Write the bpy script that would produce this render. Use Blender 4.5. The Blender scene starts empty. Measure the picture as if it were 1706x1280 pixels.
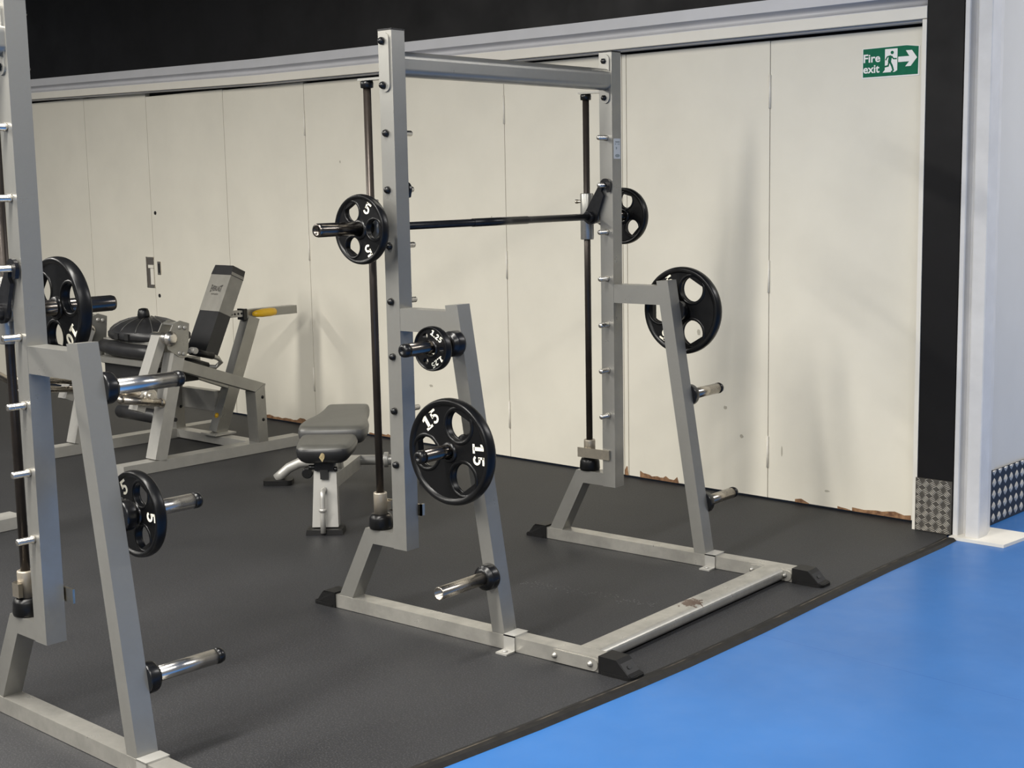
import bpy, bmesh, math, random
from mathutils import Vector, Matrix
random.seed(7)
SC = bpy.context.scene
COL = SC.collection
PI = math.pi
R = math.radians

# ------------------------------------------------------------------ helpers
def obj(name, bm, mat, parent=None, smooth=False, loc=None, rotz=None):
    me = bpy.data.meshes.new(name)
    bmesh.ops.recalc_face_normals(bm, faces=bm.faces[:])
    bm.to_mesh(me); bm.free()
    mats = mat if isinstance(mat, (list, tuple)) else [mat]
    for m in mats: me.materials.append(m)
    o = bpy.data.objects.new(name, me); COL.objects.link(o)
    if parent is not None: o.parent = parent
    if loc is not None: o.location = loc
    if rotz is not None: o.rotation_euler = (0, 0, rotz)
    return o

def thing(name, label, cat, loc=(0, 0, 0), rotz=0.0, group=None):
    o = bpy.data.objects.new(name, None); COL.objects.link(o)
    o.empty_display_size = .1
    o.location = loc; o.rotation_euler = (0, 0, rotz)
    o['label'] = label; o['category'] = cat
    if group: o['group'] = group
    return o

def tag(o, label, cat, group=None):
    o['label'] = label; o['category'] = cat
    if group: o['group'] = group
    return o

def dup(o, parent=None):
    c = o.copy(); COL.objects.link(c)
    if parent is not None: c.parent = parent
    for ch in list(o.children): dup(ch, c)
    return c

def new(): return bmesh.new()

def _bevel(bm, faces, bev, seg=2):
    if bev <= 0: return
    edges = list({e for f in faces for e in f.edges})
    edges = [e for e in edges if len(e.link_faces) == 2 and e.calc_face_angle(0) > .35]
    bmesh.ops.bevel(bm, geom=edges, offset=bev, segments=seg, profile=.5, affect='EDGES', clamp_overlap=True)

def hexa(bm, b4, t4, bev=.004, seg=2, mi=0):
    vs = [bm.verts.new(v) for v in list(b4) + list(t4)]
    q = [(3, 2, 1, 0), (4, 5, 6, 7), (0, 1, 5, 4), (1, 2, 6, 5), (2, 3, 7, 6), (3, 0, 4, 7)]
    fs = [bm.faces.new([vs[i] for i in f]) for f in q]
    for f in fs: f.material_index = mi
    _bevel(bm, fs, bev, seg)

def box(bm, x0, x1, y0, y1, z0, z1, bev=.003, seg=2, mi=0):
    hexa(bm, [(x0, y0, z0), (x1, y0, z0), (x1, y1, z0), (x0, y1, z0)],
         [(x0, y0, z1), (x1, y0, z1), (x1, y1, z1), (x0, y1, z1)], bev, seg, mi)

def bar(bm, p, q, w, h, up=(0, 0, 1), bev=.004, seg=2):
    """rectangular tube from p to q, w wide across, h along up"""
    p = Vector(p); q = Vector(q); d = (q - p).normalized(); u = Vector(up)
    s = d.cross(u).normalized(); u = s.cross(d).normalized()
    f = lambda c: [c - s*w/2 - u*h/2, c + s*w/2 - u*h/2, c + s*w/2 + u*h/2, c - s*w/2 + u*h/2]
    hexa(bm, f(p), f(q), bev, seg)

def frame_of(d):
    d = Vector(d).normalized()
    a = Vector((0, 0, 1)) if abs(d.z) < .9 else Vector((1, 0, 0))
    s = d.cross(a).normalized(); u = s.cross(d).normalized()
    return s, u, d

def lathe(bm, o, d, prof, n=32, cap0=True, cap1=True, mi=0):
    """prof: list of (radius, distance along d)"""
    o = Vector(o); s, u, d = frame_of(d)
    rings = []
    for r, t in prof:
        if r < 1e-6: rings.append([bm.verts.new(o + d*t)])
        else: rings.append([bm.verts.new(o + d*t + (s*math.cos(2*PI*i/n) + u*math.sin(2*PI*i/n))*r) for i in range(n)])
    for a, b in zip(rings, rings[1:]):
        for i in range(n):
            j = (i+1) % n
            if len(a) == 1 and len(b) == 1: continue
            if len(a) == 1: f = bm.faces.new((a[0], b[i], b[j]))
            elif len(b) == 1: f = bm.faces.new((a[i], b[0], a[j]))
            else: f = bm.faces.new((a[i], b[i], b[j], a[j]))
            f.smooth = True; f.material_index = mi
    if cap0 and len(rings[0]) > 1: bm.faces.new(rings[0]).material_index = mi
    if cap1 and len(rings[-1]) > 1: bm.faces.new(rings[-1][::-1]).material_index = mi

def cyl(bm, p, q, r, n=28, bev=0.0, mi=0):
    p = Vector(p); q = Vector(q); L = (q-p).length
    if bev: prof = [(r-bev, 0), (r-bev*.3, bev*.3), (r, bev), (r, L-bev), (r-bev*.3, L-bev*.3), (r-bev, L)]
    else: prof = [(r, 0), (r, L)]
    lathe(bm, p, q-p, prof, n, mi=mi)

def sweep(bm, pts, r, n=14, caps=True):
    """round tube along a polyline"""
    pts = [Vector(p) for p in pts]
    rings = []
    for i, p in enumerate(pts):
        d = (pts[min(i+1, len(pts)-1)] - pts[max(i-1, 0)]).normalized()
        if i == 0: s, u, _ = frame_of(d)
        else:
            u = (u - d*u.dot(d)).normalized(); s = d.cross(u).normalized()
        rr = r[i] if isinstance(r, (list, tuple)) else r
        rings.append([bm.verts.new(p + (s*math.cos(2*PI*k/n) + u*math.sin(2*PI*k/n))*rr) for k in range(n)])
    for a, b in zip(rings, rings[1:]):
        for k in range(n):
            j = (k+1) % n
            bm.faces.new((a[k], a[j], b[j], b[k])).smooth = True
    if caps: bm.faces.new(rings[0]); bm.faces.new(rings[-1][::-1])

def prism(bm, poly, f, t0, t1, bev=0.0, seg=2, mi=0):
    """poly: 2D points; f(a,b,t) -> 3D"""
    A = [bm.verts.new(f(a, b, t0)) for a, b in poly]
    B = [bm.verts.new(f(a, b, t1)) for a, b in poly]
    fs = [bm.faces.new(A), bm.faces.new(B[::-1])]
    n = len(poly)
    for i in range(n):
        j = (i+1) % n
        fs.append(bm.faces.new((A[i], B[i], B[j], A[j])))
    for x in fs: x.material_index = mi
    _bevel(bm, fs, bev, seg)

def capsule(w, h, n=8):
    """2D upright capsule centred on the origin"""
    r = w/2; out = []
    for i in range(n+1):
        a = PI*i/n; out.append((r*math.cos(a), h/2-r + r*math.sin(a)))
    for i in range(n+1):
        a = PI + PI*i/n; out.append((r*math.cos(a), -h/2+r + r*math.sin(a)))
    return out

def rrect(x0, x1, y0, y1, r, n=5):
    out = []
    for cx, cy, a0 in ((x1-r, y1-r, 0), (x0+r, y1-r, PI/2), (x0+r, y0+r, PI), (x1-r, y0+r, 1.5*PI)):
        for i in range(n+1):
            a = a0 + PI/2*i/n; out.append((cx + r*math.cos(a), cy + r*math.sin(a)))
    return out

def ball(bm, c, r, sx=1, sy=1, sz=1, n=18):
    m = Matrix.Translation(c) @ Matrix.Diagonal((r*sx, r*sy, r*sz, 1))
    res = bmesh.ops.create_uvsphere(bm, u_segments=n, v_segments=n//2+2, radius=1, matrix=m)
    for v in res['verts']:
        for f in v.link_faces: f.smooth = True

# ------------------------------------------------------------------ materials
def mat(name, col, rough=.5, metal=0.0, spec=.5, var=0.0, vscale=6.0, col2=None, bump=0.0, bscale=200.0, rvar=0.0, stretch=None, coat=0.0, thr=(.35, .65)):
    m = bpy.data.materials.new(name); m.use_nodes = True
    nt = m.node_tree; N = nt.nodes; L = nt.links
    b = N['Principled BSDF']
    b.inputs['Base Color'].default_value = (*col, 1)
    b.inputs['Roughness'].default_value = rough
    b.inputs['Metallic'].default_value = metal
    b.inputs['Specular IOR Level'].default_value = spec
    if coat: b.inputs['Coat Weight'].default_value = coat
    tc = N.new('ShaderNodeTexCoord'); mp = N.new('ShaderNodeMapping')
    L.new(tc.outputs['Object'], mp.inputs['Vector'])
    if stretch: mp.inputs['Scale'].default_value = stretch
    if var > 0 or col2:
        nz = N.new('ShaderNodeTexNoise'); nz.inputs['Scale'].default_value = vscale; nz.inputs['Detail'].default_value = 6; nz.inputs['Roughness'].default_value = .6
        L.new(mp.outputs['Vector'], nz.inputs['Vector'])
        rp = N.new('ShaderNodeValToRGB'); L.new(nz.outputs['Fac'], rp.inputs['Fac'])
        c2 = col2 or tuple(c*(1-var) for c in col)
        rp.color_ramp.elements[0].position = thr[0]; rp.color_ramp.elements[1].position = thr[1]
        rp.color_ramp.elements[0].color = (*c2, 1); rp.color_ramp.elements[1].color = (*col, 1)
        L.new(rp.outputs['Color'], b.inputs['Base Color'])
        if rvar:
            mr = N.new('ShaderNodeMapRange'); L.new(nz.outputs['Fac'], mr.inputs['Value'])
            mr.inputs['From Min'].default_value = .3; mr.inputs['From Max'].default_value = .7
            mr.inputs['To Min'].default_value = rough+rvar; mr.inputs['To Max'].default_value = rough-rvar
            L.new(mr.outputs['Result'], b.inputs['Roughness'])
    if bump > 0:
        n2 = N.new('ShaderNodeTexNoise'); n2.inputs['Scale'].default_value = bscale; n2.inputs['Detail'].default_value = 3
        L.new(mp.outputs['Vector'], n2.inputs['Vector'])
        bp = N.new('ShaderNodeBump'); bp.inputs['Strength'].default_value = bump; bp.inputs['Distance'].default_value = .002
        L.new(n2.outputs['Fac'], bp.inputs['Height']); L.new(bp.outputs['Normal'], b.inputs['Normal'])
    return m

M = {}
M['silver'] = mat('silver_paint', (.325, .318, .292), .32, .62, var=.1, vscale=9, bump=.05, bscale=350, rvar=.05)
M['silver_worn'] = mat('worn_silver_paint', (.44, .425, .385), .33, .6, var=.2, vscale=14, bump=.08, bscale=260, rvar=.07)
M['pale_paint'] = mat('pale_silver_paint', (.43, .42, .39), .36, .4, var=.1, vscale=14, bump=.04, bscale=260, rvar=.05)
M['chrome'] = mat('chrome', (.70, .67, .62), .27, 1.0, var=.03, vscale=8, rvar=.02)
M['chrome_worn'] = mat('worn_chrome', (.50, .455, .39), .27, 1.0, var=.10, vscale=12, rvar=.03)
M['dark_chrome'] = mat('dark_chrome', (.17, .152, .135), .22, 1.0, var=.25, vscale=10, rvar=.03)
M['rod'] = mat('oiled_steel_rod', (.060, .049, .041), .34, .6, var=.3, vscale=10, rvar=.05)
M['black_bar'] = mat('black_bar_steel', (.028, .028, .03), .3, .6, var=.3, vscale=40)
M['rubber'] = mat('black_rubber', (.0045, .0045, .0048), .33, 0, .28, var=.25, vscale=25, bump=.03, bscale=400, rvar=.06)
M['plastic'] = mat('black_plastic', (.006, .006, .0065), .3, 0, .42, var=.2, vscale=30, rvar=.05)
M['foot'] = mat('rubber_foot', (.008, .0078, .008), .48, 0, .25, var=.3, vscale=18, bump=.1, bscale=150)
M['ivory'] = mat('ivory_lettering', (.86, .82, .68), .5, 0, .3)
M['sleeve'] = mat('dull_plated_steel', (.40, .355, .285), .42, .55, var=.15, vscale=20)
M['brass'] = mat('stainless', (.62, .56, .46), .28, 1.0, var=.15, vscale=30)
M['green'] = mat('sign_green', (.0, .115, .055), .45, 0, .12, var=.25, vscale=22, col2=(.004, .145, .075), thr=(.3, .75))
M['white'] = mat('sign_white', (.82, .82, .80), .4, 0, .4)
M['door'] = mat('cream_door_paint', (.74, .705, .605), .42, 0, .4, var=.06, vscale=2.5, bump=.03, bscale=90)
M['cream'] = mat('cream_board', (.78, .745, .66), .4, 0, .4, var=.05, vscale=4)
M['beam'] = mat('grey_white_steel', (.56, .56, .575), .35, .0, .5, var=.06, vscale=5)
M['column'] = mat('column_paint', (.68, .67, .655), .38, 0, .5, var=.1, vscale=7, bump=.03, bscale=60)
M['blackwall'] = mat('black_wall_paint', (.0075, .0072, .0078), .5, 0, .2, var=.35, vscale=3, bump=.03, bscale=60, rvar=.08)
M['gap'] = mat('dark_gap', (.01, .01, .01), .8)
M['greywall'] = mat('pale_grey_wall', (.60, .59, .565), .5, 0, .3, var=.05, vscale=2)
M['ceiling'] = mat('ceiling_paint', (.42, .42, .42), .8, var=.03, vscale=2)
M['chip'] = mat('chipped_chipboard', (.33, .19, .10), .8, 0, .2, var=.5, vscale=30, col2=(.12, .06, .035), bump=.4, bscale=120)
M['tread'] = mat('aluminium_tread', (.13, .12, .105), .4, .5, var=.3, vscale=30)  # sheet colour darkened for contrast with the glint painted on the bars
M['tread_glint'] = mat('aluminium_bars_painted_glint', (.66, .62, .54), .28, .4, var=.1, vscale=30)  # worn bars, colour lightened further in place of reflected light
M['vinyl_dark'] = mat('black_vinyl', (.018, .018, .019), .36, 0, .5, var=.3, vscale=16, bump=.12, bscale=240)
M['vinyl_pale'] = mat('pale_creased_vinyl', (.34, .33, .30), .4, 0, .5, var=.55, vscale=22, bump=.3, bscale=60)
M['vinyl_grey'] = mat('grey_vinyl', (.25, .24, .21), .42, 0, .5, var=.15, vscale=12, bump=.1, bscale=240)
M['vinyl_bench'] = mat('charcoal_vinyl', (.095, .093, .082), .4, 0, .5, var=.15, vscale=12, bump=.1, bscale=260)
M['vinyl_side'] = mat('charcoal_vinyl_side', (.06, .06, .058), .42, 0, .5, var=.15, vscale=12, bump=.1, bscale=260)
M['foam'] = mat('torn_foam', (.45, .36, .2), .9, 0, .1, var=.4, vscale=60)
M['yellow'] = mat('yellow_plastic', (.80, .47, .015), .35, 0, .5, var=.08, vscale=20)
M['print'] = mat('grey_print', (.045, .04, .035), .6)
M['sticker'] = mat('sticker_silver', (.55, .57, .58), .45, .2, var=.06, vscale=60)
M['key'] = mat('dark_hole', (.008, .008, .008), .6)

def rubber_floor():
    m = bpy.data.materials.new('speckled_rubber_mat'); m.use_nodes = True
    nt = m.node_tree; N = nt.nodes; L = nt.links; b = N['Principled BSDF']
    tc = N.new('ShaderNodeTexCoord')
    n1 = N.new('ShaderNodeTexNoise'); n1.inputs['Scale'].default_value = 1.3; n1.inputs['Detail'].default_value = 8
    n2 = N.new('ShaderNodeTexNoise'); n2.inputs['Scale'].default_value = 190; n2.inputs['Detail'].default_value = 2
    n3 = N.new('ShaderNodeTexNoise'); n3.inputs['Scale'].default_value = 120; n3.inputs['Detail'].default_value = 3
    for n in (n1, n2, n3): L.new(tc.outputs['Object'], n.inputs['Vector'])
    r1 = N.new('ShaderNodeValToRGB'); L.new(n1.outputs['Fac'], r1.inputs['Fac'])
    r1.color_ramp.elements[0].position = .3; r1.color_ramp.elements[1].position = .72
    r1.color_ramp.elements[0].color = (.0135, .0137, .0155, 1); r1.color_ramp.elements[1].color = (.024, .024, .0255, 1)
    r2 = N.new('ShaderNodeValToRGB'); L.new(n2.outputs['Fac'], r2.inputs['Fac'])
    r2.color_ramp.elements[0].position = .52; r2.color_ramp.elements[1].position = .74
    r2.color_ramp.elements[0].color = (0, 0, 0, 1); r2.color_ramp.elements[1].color = (.038, .038, .038, 1)
    mx = N.new('ShaderNodeMix'); mx.data_type = 'RGBA'; mx.blend_type = 'ADD'; mx.inputs['Factor'].default_value = 1
    L.new(r1.outputs['Color'], mx.inputs['A']); L.new(r2.outputs['Color'], mx.inputs['B'])
    L.new(mx.outputs['Result'], b.inputs['Base Color'])
    mr = N.new('ShaderNodeMapRange'); L.new(n1.outputs['Fac'], mr.inputs['Value'])
    mr.inputs['To Min'].default_value = .5; mr.inputs['To Max'].default_value = .68
    L.new(mr.outputs['Result'], b.inputs['Roughness'])
    b.inputs['Specular IOR Level'].default_value = .4
    bp = N.new('ShaderNodeBump'); bp.inputs['Strength'].default_value = .35; bp.inputs['Distance'].default_value = .002
    L.new(n3.outputs['Fac'], bp.inputs['Height']); L.new(bp.outputs['Normal'], b.inputs['Normal'])
    return m

def blue_floor():
    m = bpy.data.materials.new('blue_sports_vinyl'); m.use_nodes = True
    nt = m.node_tree; N = nt.nodes; L = nt.links; b = N['Principled BSDF']
    tc = N.new('ShaderNodeTexCoord')
    n1 = N.new('ShaderNodeTexNoise'); n1.inputs['Scale'].default_value = 2.0; n1.inputs['Detail'].default_value = 7
    n2 = N.new('ShaderNodeTexNoise'); n2.inputs['Scale'].default_value = 9; n2.inputs['Detail'].default_value = 3
    L.new(tc.outputs['Object'], n1.inputs['Vector']); L.new(tc.outputs['Object'], n2.inputs['Vector'])
    r1 = N.new('ShaderNodeValToRGB'); L.new(n1.outputs['Fac'], r1.inputs['Fac'])
    r1.color_ramp.elements[0].position = .3; r1.color_ramp.elements[1].position = .7
    r1.color_ramp.elements[0].color = (.026, .122, .345, 1); r1.color_ramp.elements[1].color = (.033, .145, .40, 1)
    # thin welded seams every 1.5 m across the sheet, as lines along x
    sx = N.new('ShaderNodeSeparateXYZ'); L.new(tc.outputs['Object'], sx.inputs['Vector'])
    a = N.new('ShaderNodeMath'); a.operation = 'MULTIPLY_ADD'; a.inputs[1].default_value = .1
    L.new(sx.outputs['X'], a.inputs[0]); L.new(sx.outputs['Y'], a.inputs[2])
    c = N.new('ShaderNodeMath'); c.operation = 'SUBTRACT'; c.inputs[1].default_value = .68; L.new(a.outputs[0], c.inputs[0])
    md = N.new('ShaderNodeMath'); md.operation = 'PINGPONG'; md.inputs[1].default_value = 1.0; L.new(c.outputs[0], md.inputs[0])
    lt = N.new('ShaderNodeMath'); lt.operation = 'LESS_THAN'; lt.inputs[1].default_value = .0022; L.new(md.outputs[0], lt.inputs[0])
    mx = N.new('ShaderNodeMix'); mx.data_type = 'RGBA'; mx.inputs['B'].default_value = (.016, .10, .33, 1)
    L.new(lt.outputs[0], mx.inputs['Factor']); L.new(r1.outputs['Color'], mx.inputs['A'])
    L.new(mx.outputs['Result'], b.inputs['Base Color'])
    mr = N.new('ShaderNodeMapRange'); L.new(n2.outputs['Fac'], mr.inputs['Value'])
    mr.inputs['To Min'].default_value = .3; mr.inputs['To Max'].default_value = .46
    L.new(mr.outputs['Result'], b.inputs['Roughness'])
    b.inputs['Specular IOR Level'].default_value = .4
    return m

def rusty():
    """front cross tube: silver paint with one worn rusty patch"""
    m = M['silver_worn'].copy(); m.name = 'silver_paint_rust_patch'
    nt = m.node_tree; N = nt.nodes; L = nt.links; b = N['Principled BSDF']
    src = b.inputs['Base Color'].links[0].from_socket
    tc = N.new('ShaderNodeTexCoord'); mp = N.new('ShaderNodeMapping')
    L.new(tc.outputs['Object'], mp.inputs['Vector'])
    mp.inputs['Location'].default_value = (.1*16, -.67*12, -.056*14); mp.inputs['Scale'].default_value = (16, 12, 14)
    ln = N.new('ShaderNodeVectorMath'); ln.operation = 'LENGTH'; L.new(mp.outputs['Vector'], ln.inputs[0])
    nz = N.new('ShaderNodeTexNoise'); nz.inputs['Scale'].default_value = 60; L.new(tc.outputs['Object'], nz.inputs['Vector'])
    ad = N.new('ShaderNodeMath'); ad.operation = 'MULTIPLY_ADD'; ad.inputs[1].default_value = 1.4
    L.new(nz.outputs['Fac'], ad.inputs[0]); L.new(ln.outputs['Value'], ad.inputs[2])
    lt = N.new('ShaderNodeMath'); lt.operation = 'LESS_THAN'; lt.inputs[1].default_value = 1.28; L.new(ad.outputs[0], lt.inputs[0])
    mx = N.new('ShaderNodeMix'); mx.data_type = 'RGBA'; mx.inputs['B'].default_value = (.11, .065, .045, 1)
    L.new(lt.outputs[0], mx.inputs['Factor']); L.new(src, mx.inputs['A']); L.new(mx.outputs['Result'], b.inputs['Base Color'])
    return m

M['mat'] = rubber_floor(); M['blue'] = blue_floor(); M['rust'] = rusty()
M['edging'] = mat('mat_edging', (.016, .015, .014), .6, 0, .2, var=.35, vscale=20, bump=.2, bscale=90)
M['edging_worn'] = mat('mat_edging_worn', (.10, .083, .062), .6, 0, .2, vscale=5, col2=(.016, .015, .014), thr=(.45, .62))

# ------------------------------------------------------------------ digits as little slab letters
def ribbon(pts, w):
    """thick polyline as quads"""
    out = []; n = len(pts); L_ = []; R_ = []
    for i, (x, y) in enumerate(pts):
        a = pts[max(i-1, 0)]; b = pts[min(i+1, n-1)]
        dx, dy = b[0]-a[0], b[1]-a[1]; l = math.hypot(dx, dy) or 1
        L_.append((x - dy/l*w/2, y + dx/l*w/2)); R_.append((x + dy/l*w/2, y - dx/l*w/2))
    for i in range(n-1): out.append([L_[i], L_[i+1], R_[i+1], R_[i]])
    return out
def arc(cx, cy, rx, ry, a0, a1, n=14):
    return [(cx + rx*math.cos(R(a0+(a1-a0)*i/n)), cy + ry*math.sin(R(a0+(a1-a0)*i/n))) for i in range(n+1)]
def rect(x0, y0, x1, y1): return [(x0, y0), (x1, y0), (x1, y1), (x0, y1)]
GL = {
 '1': (.66, [rect(.0, 0, .66, .18), rect(.20, .1, .46, 1.0), [(.0, .70), (.24, .78), (.24, 1.0), (.0, .86)]]),
 '5': (.68, [rect(.08, .83, .66, 1.0), rect(.08, .46, .24, .95)] + ribbon(arc(.31, .33, .265, .25, 128, -150), .17)),
 '2': (.66, ribbon(arc(.32, .70, .22, .2, 170, -30) + [(.12, .14)], .2) + [rect(.02, 0, .66, .18)]),
 '0': (.68, ribbon(arc(.34, .5, .24, .4, 0, 360, 24), .2)),
 '.': (.24, [rect(.02, 0, .22, .2)]),
}
def text_prisms(bm, s, h, f, t0, t1, gap=.16):
    """writes s centred on the origin with letter height h; f(a,b,t) maps to 3D"""
    tot = sum(GL[c][0] for c in s) + gap*(len(s)-1); x = -tot/2
    for c in s:
        w, polys = GL[c]
        for p in polys: prism(bm, [((x+a)*h, (b-.5)*h) for a, b in p], f, t0, t1)
        x += w + gap

def font_mesh(body, size, bold=0.0):
    """flat built-in-font lettering as a triangle soup: list of polys (2D), advance width"""
    cu = bpy.data.curves.new('t', 'FONT'); cu.body = body; cu.size = size; cu.offset = bold; cu.fill_mode = 'FRONT'; cu.resolution_u = 4
    o = bpy.data.objects.new('t', cu); COL.objects.link(o)
    dg = bpy.context.evaluated_depsgraph_get(); dg.update()
    me = bpy.data.meshes.new_from_object(o.evaluated_get(dg))
    polys = [[(me.vertices[i].co.x, me.vertices[i].co.y) for i in p.vertices] for p in me.polygons]
    xs = [p[0] for q in polys for p in q]
    bpy.data.objects.remove(o); bpy.data.curves.remove(cu); bpy.data.meshes.remove(me)
    return polys, min(xs), max(xs)

# ------------------------------------------------------------------ weight plates (axis along y, face towards -y)
def disc_mesh(Rp, t, hole_r, hole_c, ang0, bore):
    """flat disc with bore and three grip holes, via a filled 2D curve"""
    cu = bpy.data.curves.new('d', 'CURVE'); cu.dimensions = '2D'; cu.fill_mode = 'BOTH'
    def loop(pts):
        s = cu.splines.new('POLY'); s.points.add(len(pts)-1); s.use_cyclic_u = True
        for q, (a, b) in zip(s.points, pts): q.co = (a, b, 0, 1)
    circ = lambda cx, cy, r, n: [(cx + r*math.cos(2*PI*i/n), cy + r*math.sin(2*PI*i/n)) for i in range(n)]
    loop(circ(0, 0, Rp-.006, 96)); loop(circ(0, 0, bore, 32))
    for k in range(3):
        a = R(ang0 + 120*k); c = (hole_c*math.cos(a), hole_c*math.sin(a)); n = 32; pts = []
        for i in range(n):                       # round hole, flattened on its outer (grip) side
            b = 2*PI*i/n; u = hole_r*math.cos(b); v = hole_r*math.sin(b)
            u = min(u, hole_r*.66)
            pts.append((c[0] + u*math.cos(a) - v*math.sin(a), c[1] + u*math.sin(a) + v*math.cos(a)))
        loop(pts)
    cu.extrude = t/2
    o = bpy.data.objects.new('d', cu); COL.objects.link(o)
    dg = bpy.context.evaluated_depsgraph_get(); dg.update()
    me = bpy.data.meshes.new_from_object(o.evaluated_get(dg))
    bpy.data.objects.remove(o); bpy.data.curves.remove(cu)
    return me

def torus(bm, c, R0, r, axis_y=True, n=48, m=10, flat=1.0, sy=1.0):
    rings = []
    for i in range(n):
        a = 2*PI*i/n; ring = []
        for j in range(m):
            b = 2*PI*j/m; rr = R0 + r*math.cos(b)
            ring.append(bm.verts.new((c[0] + rr*math.cos(a), c[1] + r*sy*math.sin(b), c[2] + rr*math.sin(a))))
        rings.append(ring)
    for i in range(n):
        for j in range(m):
            f = bm.faces.new((rings[i][j], rings[(i+1) % n][j], rings[(i+1) % n][(j+1) % m], rings[i][(j+1) % m])); f.smooth = True

def make_plate(label, loc, Rp, t, txt, hole_r, hole_c, ang0, txt_angles, txt_h, txt_r, small=False, rotz=0.0):
    root = thing('weight_plate', label, 'weight plate', loc, rotz, 'black rubber weight plates')
    bm = new()
    web = t*.62
    me = disc_mesh(Rp, web, hole_r, hole_c, ang0, .0255)
    bm.from_mesh(me); bpy.data.meshes.remove(me)
    bm.transform(Matrix(((1, 0, 0, 0), (0, 0, -1, 0), (0, 1, 0, 0), (0, 0, 0, 1))))
    # outer rim: rounded ring, thicker than the web
    rw = .0175*Rp/.187 if not small else .006
    prof = []
    for i in range(13):
        b = -PI/2 + PI*i/12
        prof.append((Rp - rw*.5 + rw*.5*math.cos(b), t/2*math.sin(b)))
    prof = [(Rp-rw*1.5, -web/2)] + [(Rp-rw*1.15, -t/2*.94)] + prof + [(Rp-rw*1.15, t/2*.94), (Rp-rw*1.5, web/2)]
    lathe(bm, (0, 0, 0), (0, 1, 0), prof, 96, cap0=False, cap1=False)
    for k in range(3):
        a = R(ang0 + 120*k); c = (hole_c*math.cos(a), 0, hole_c*math.sin(a))
        if not small:
            for s in (-1, 1): torus(bm, (c[0], s*web*.42, c[2]), hole_r*1.09, hole_r*.14, n=36, m=8, sy=.8)
    obj('disc', bm, M['rubber'], root)
    bm = new()
    hub = .036 if not small else .031
    prof = [(.0255, -t*.5), (hub*.86, -t*.5), (hub, -t*.38), (hub, t*.38), (hub*.86, t*.5), (.0255, t*.5), (.0255, -t*.5)]
    lathe(bm, (0, 0, 0), (0, 1, 0), prof, 32, cap0=False, cap1=False)
    obj('hub_ring', bm, M['plastic'], root)
    for face in (-1, 1):
        for ta in txt_angles:
            bm = new(); th = R(ta if face < 0 else 180-ta); rot = th - PI/2
            def f(a, b, tt, th=th, rot=rot, face=face):
                x = txt_r*math.cos(th) + a*math.cos(rot) - b*math.sin(rot)
                z = txt_r*math.sin(th) + a*math.sin(rot) + b*math.cos(rot)
                return (x*(1 if face < 0 else -1), face*tt, z)
            text_prisms(bm, txt, txt_h, f, web/2-.001, web/2+.0012)
            o = obj('number', bm, M['ivory'], root)
            if face < 0: o['label'] = 'raised ivory number ' + txt
    return root

# ------------------------------------------------------------------ dimensions measured from the photograph (metres)
D = 1.3267            # between the two sides of a rack
W_ = .066             # tube section of the posts
UX = -.9165           # post centre
RX = -1.045           # guide rods
BX = -.99             # barbell axis
RH, RW, RL = .0535, .068, 1.2835
HY = W_/2
XZ = lambda y: (lambda a, b, t: (a, y + t, b))

# ------------------------------------------------------------------ rack
def foot_cap(front, bar_y):
    """black wedge foot; x outwards from the tube end (front: +x)"""
    bm = new(); s = 1 if front else -1; x0 = 0 if front else -RL; w = RW/2 + .006
    L1 = .118 if front else .105
    prof = [(-.012, 0), (L1, 0), (L1, .012), (L1*.86, .018), (L1*.62, RH*.92), (L1*.48, RH+.006), (-.012, RH+.008)]
    A = []; B = []
    n = len(prof)
    taper = [1, .86, .86, .84, .86, .93, 1]
    for (a, b), k in zip(prof, taper):
        A.append(bm.verts.new((x0 + s*a, bar_y - w*k, b))); B.append(bm.verts.new((x0 + s*a, bar_y + w*k, b)))
    fs = [bm.faces.new(A), bm.faces.new(B[::-1])]
    for i in range(n):
        j = (i+1) % n; fs.append(bm.faces.new((A[i], B[i], B[j], A[j])))
    _bevel(bm, fs, .006, 3)
    # flange skirt at the floor
    prism(bm, rrect(-.012, L1+.006, -w-.003, w+.003, .022), lambda a, b, t: (x0 + s*a, bar_y + b, t), 0.0, .011, .003)
    return bm

def foot_slot(bar_y):
    bm = new()
    prism(bm, capsule(.013, .03), lambda a, b, t: (.0873 + t*.76 + a*.62, bar_y + b*.9, .0337 + t*.62 - a*.76), -.004, .0025)
    return bm

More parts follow.
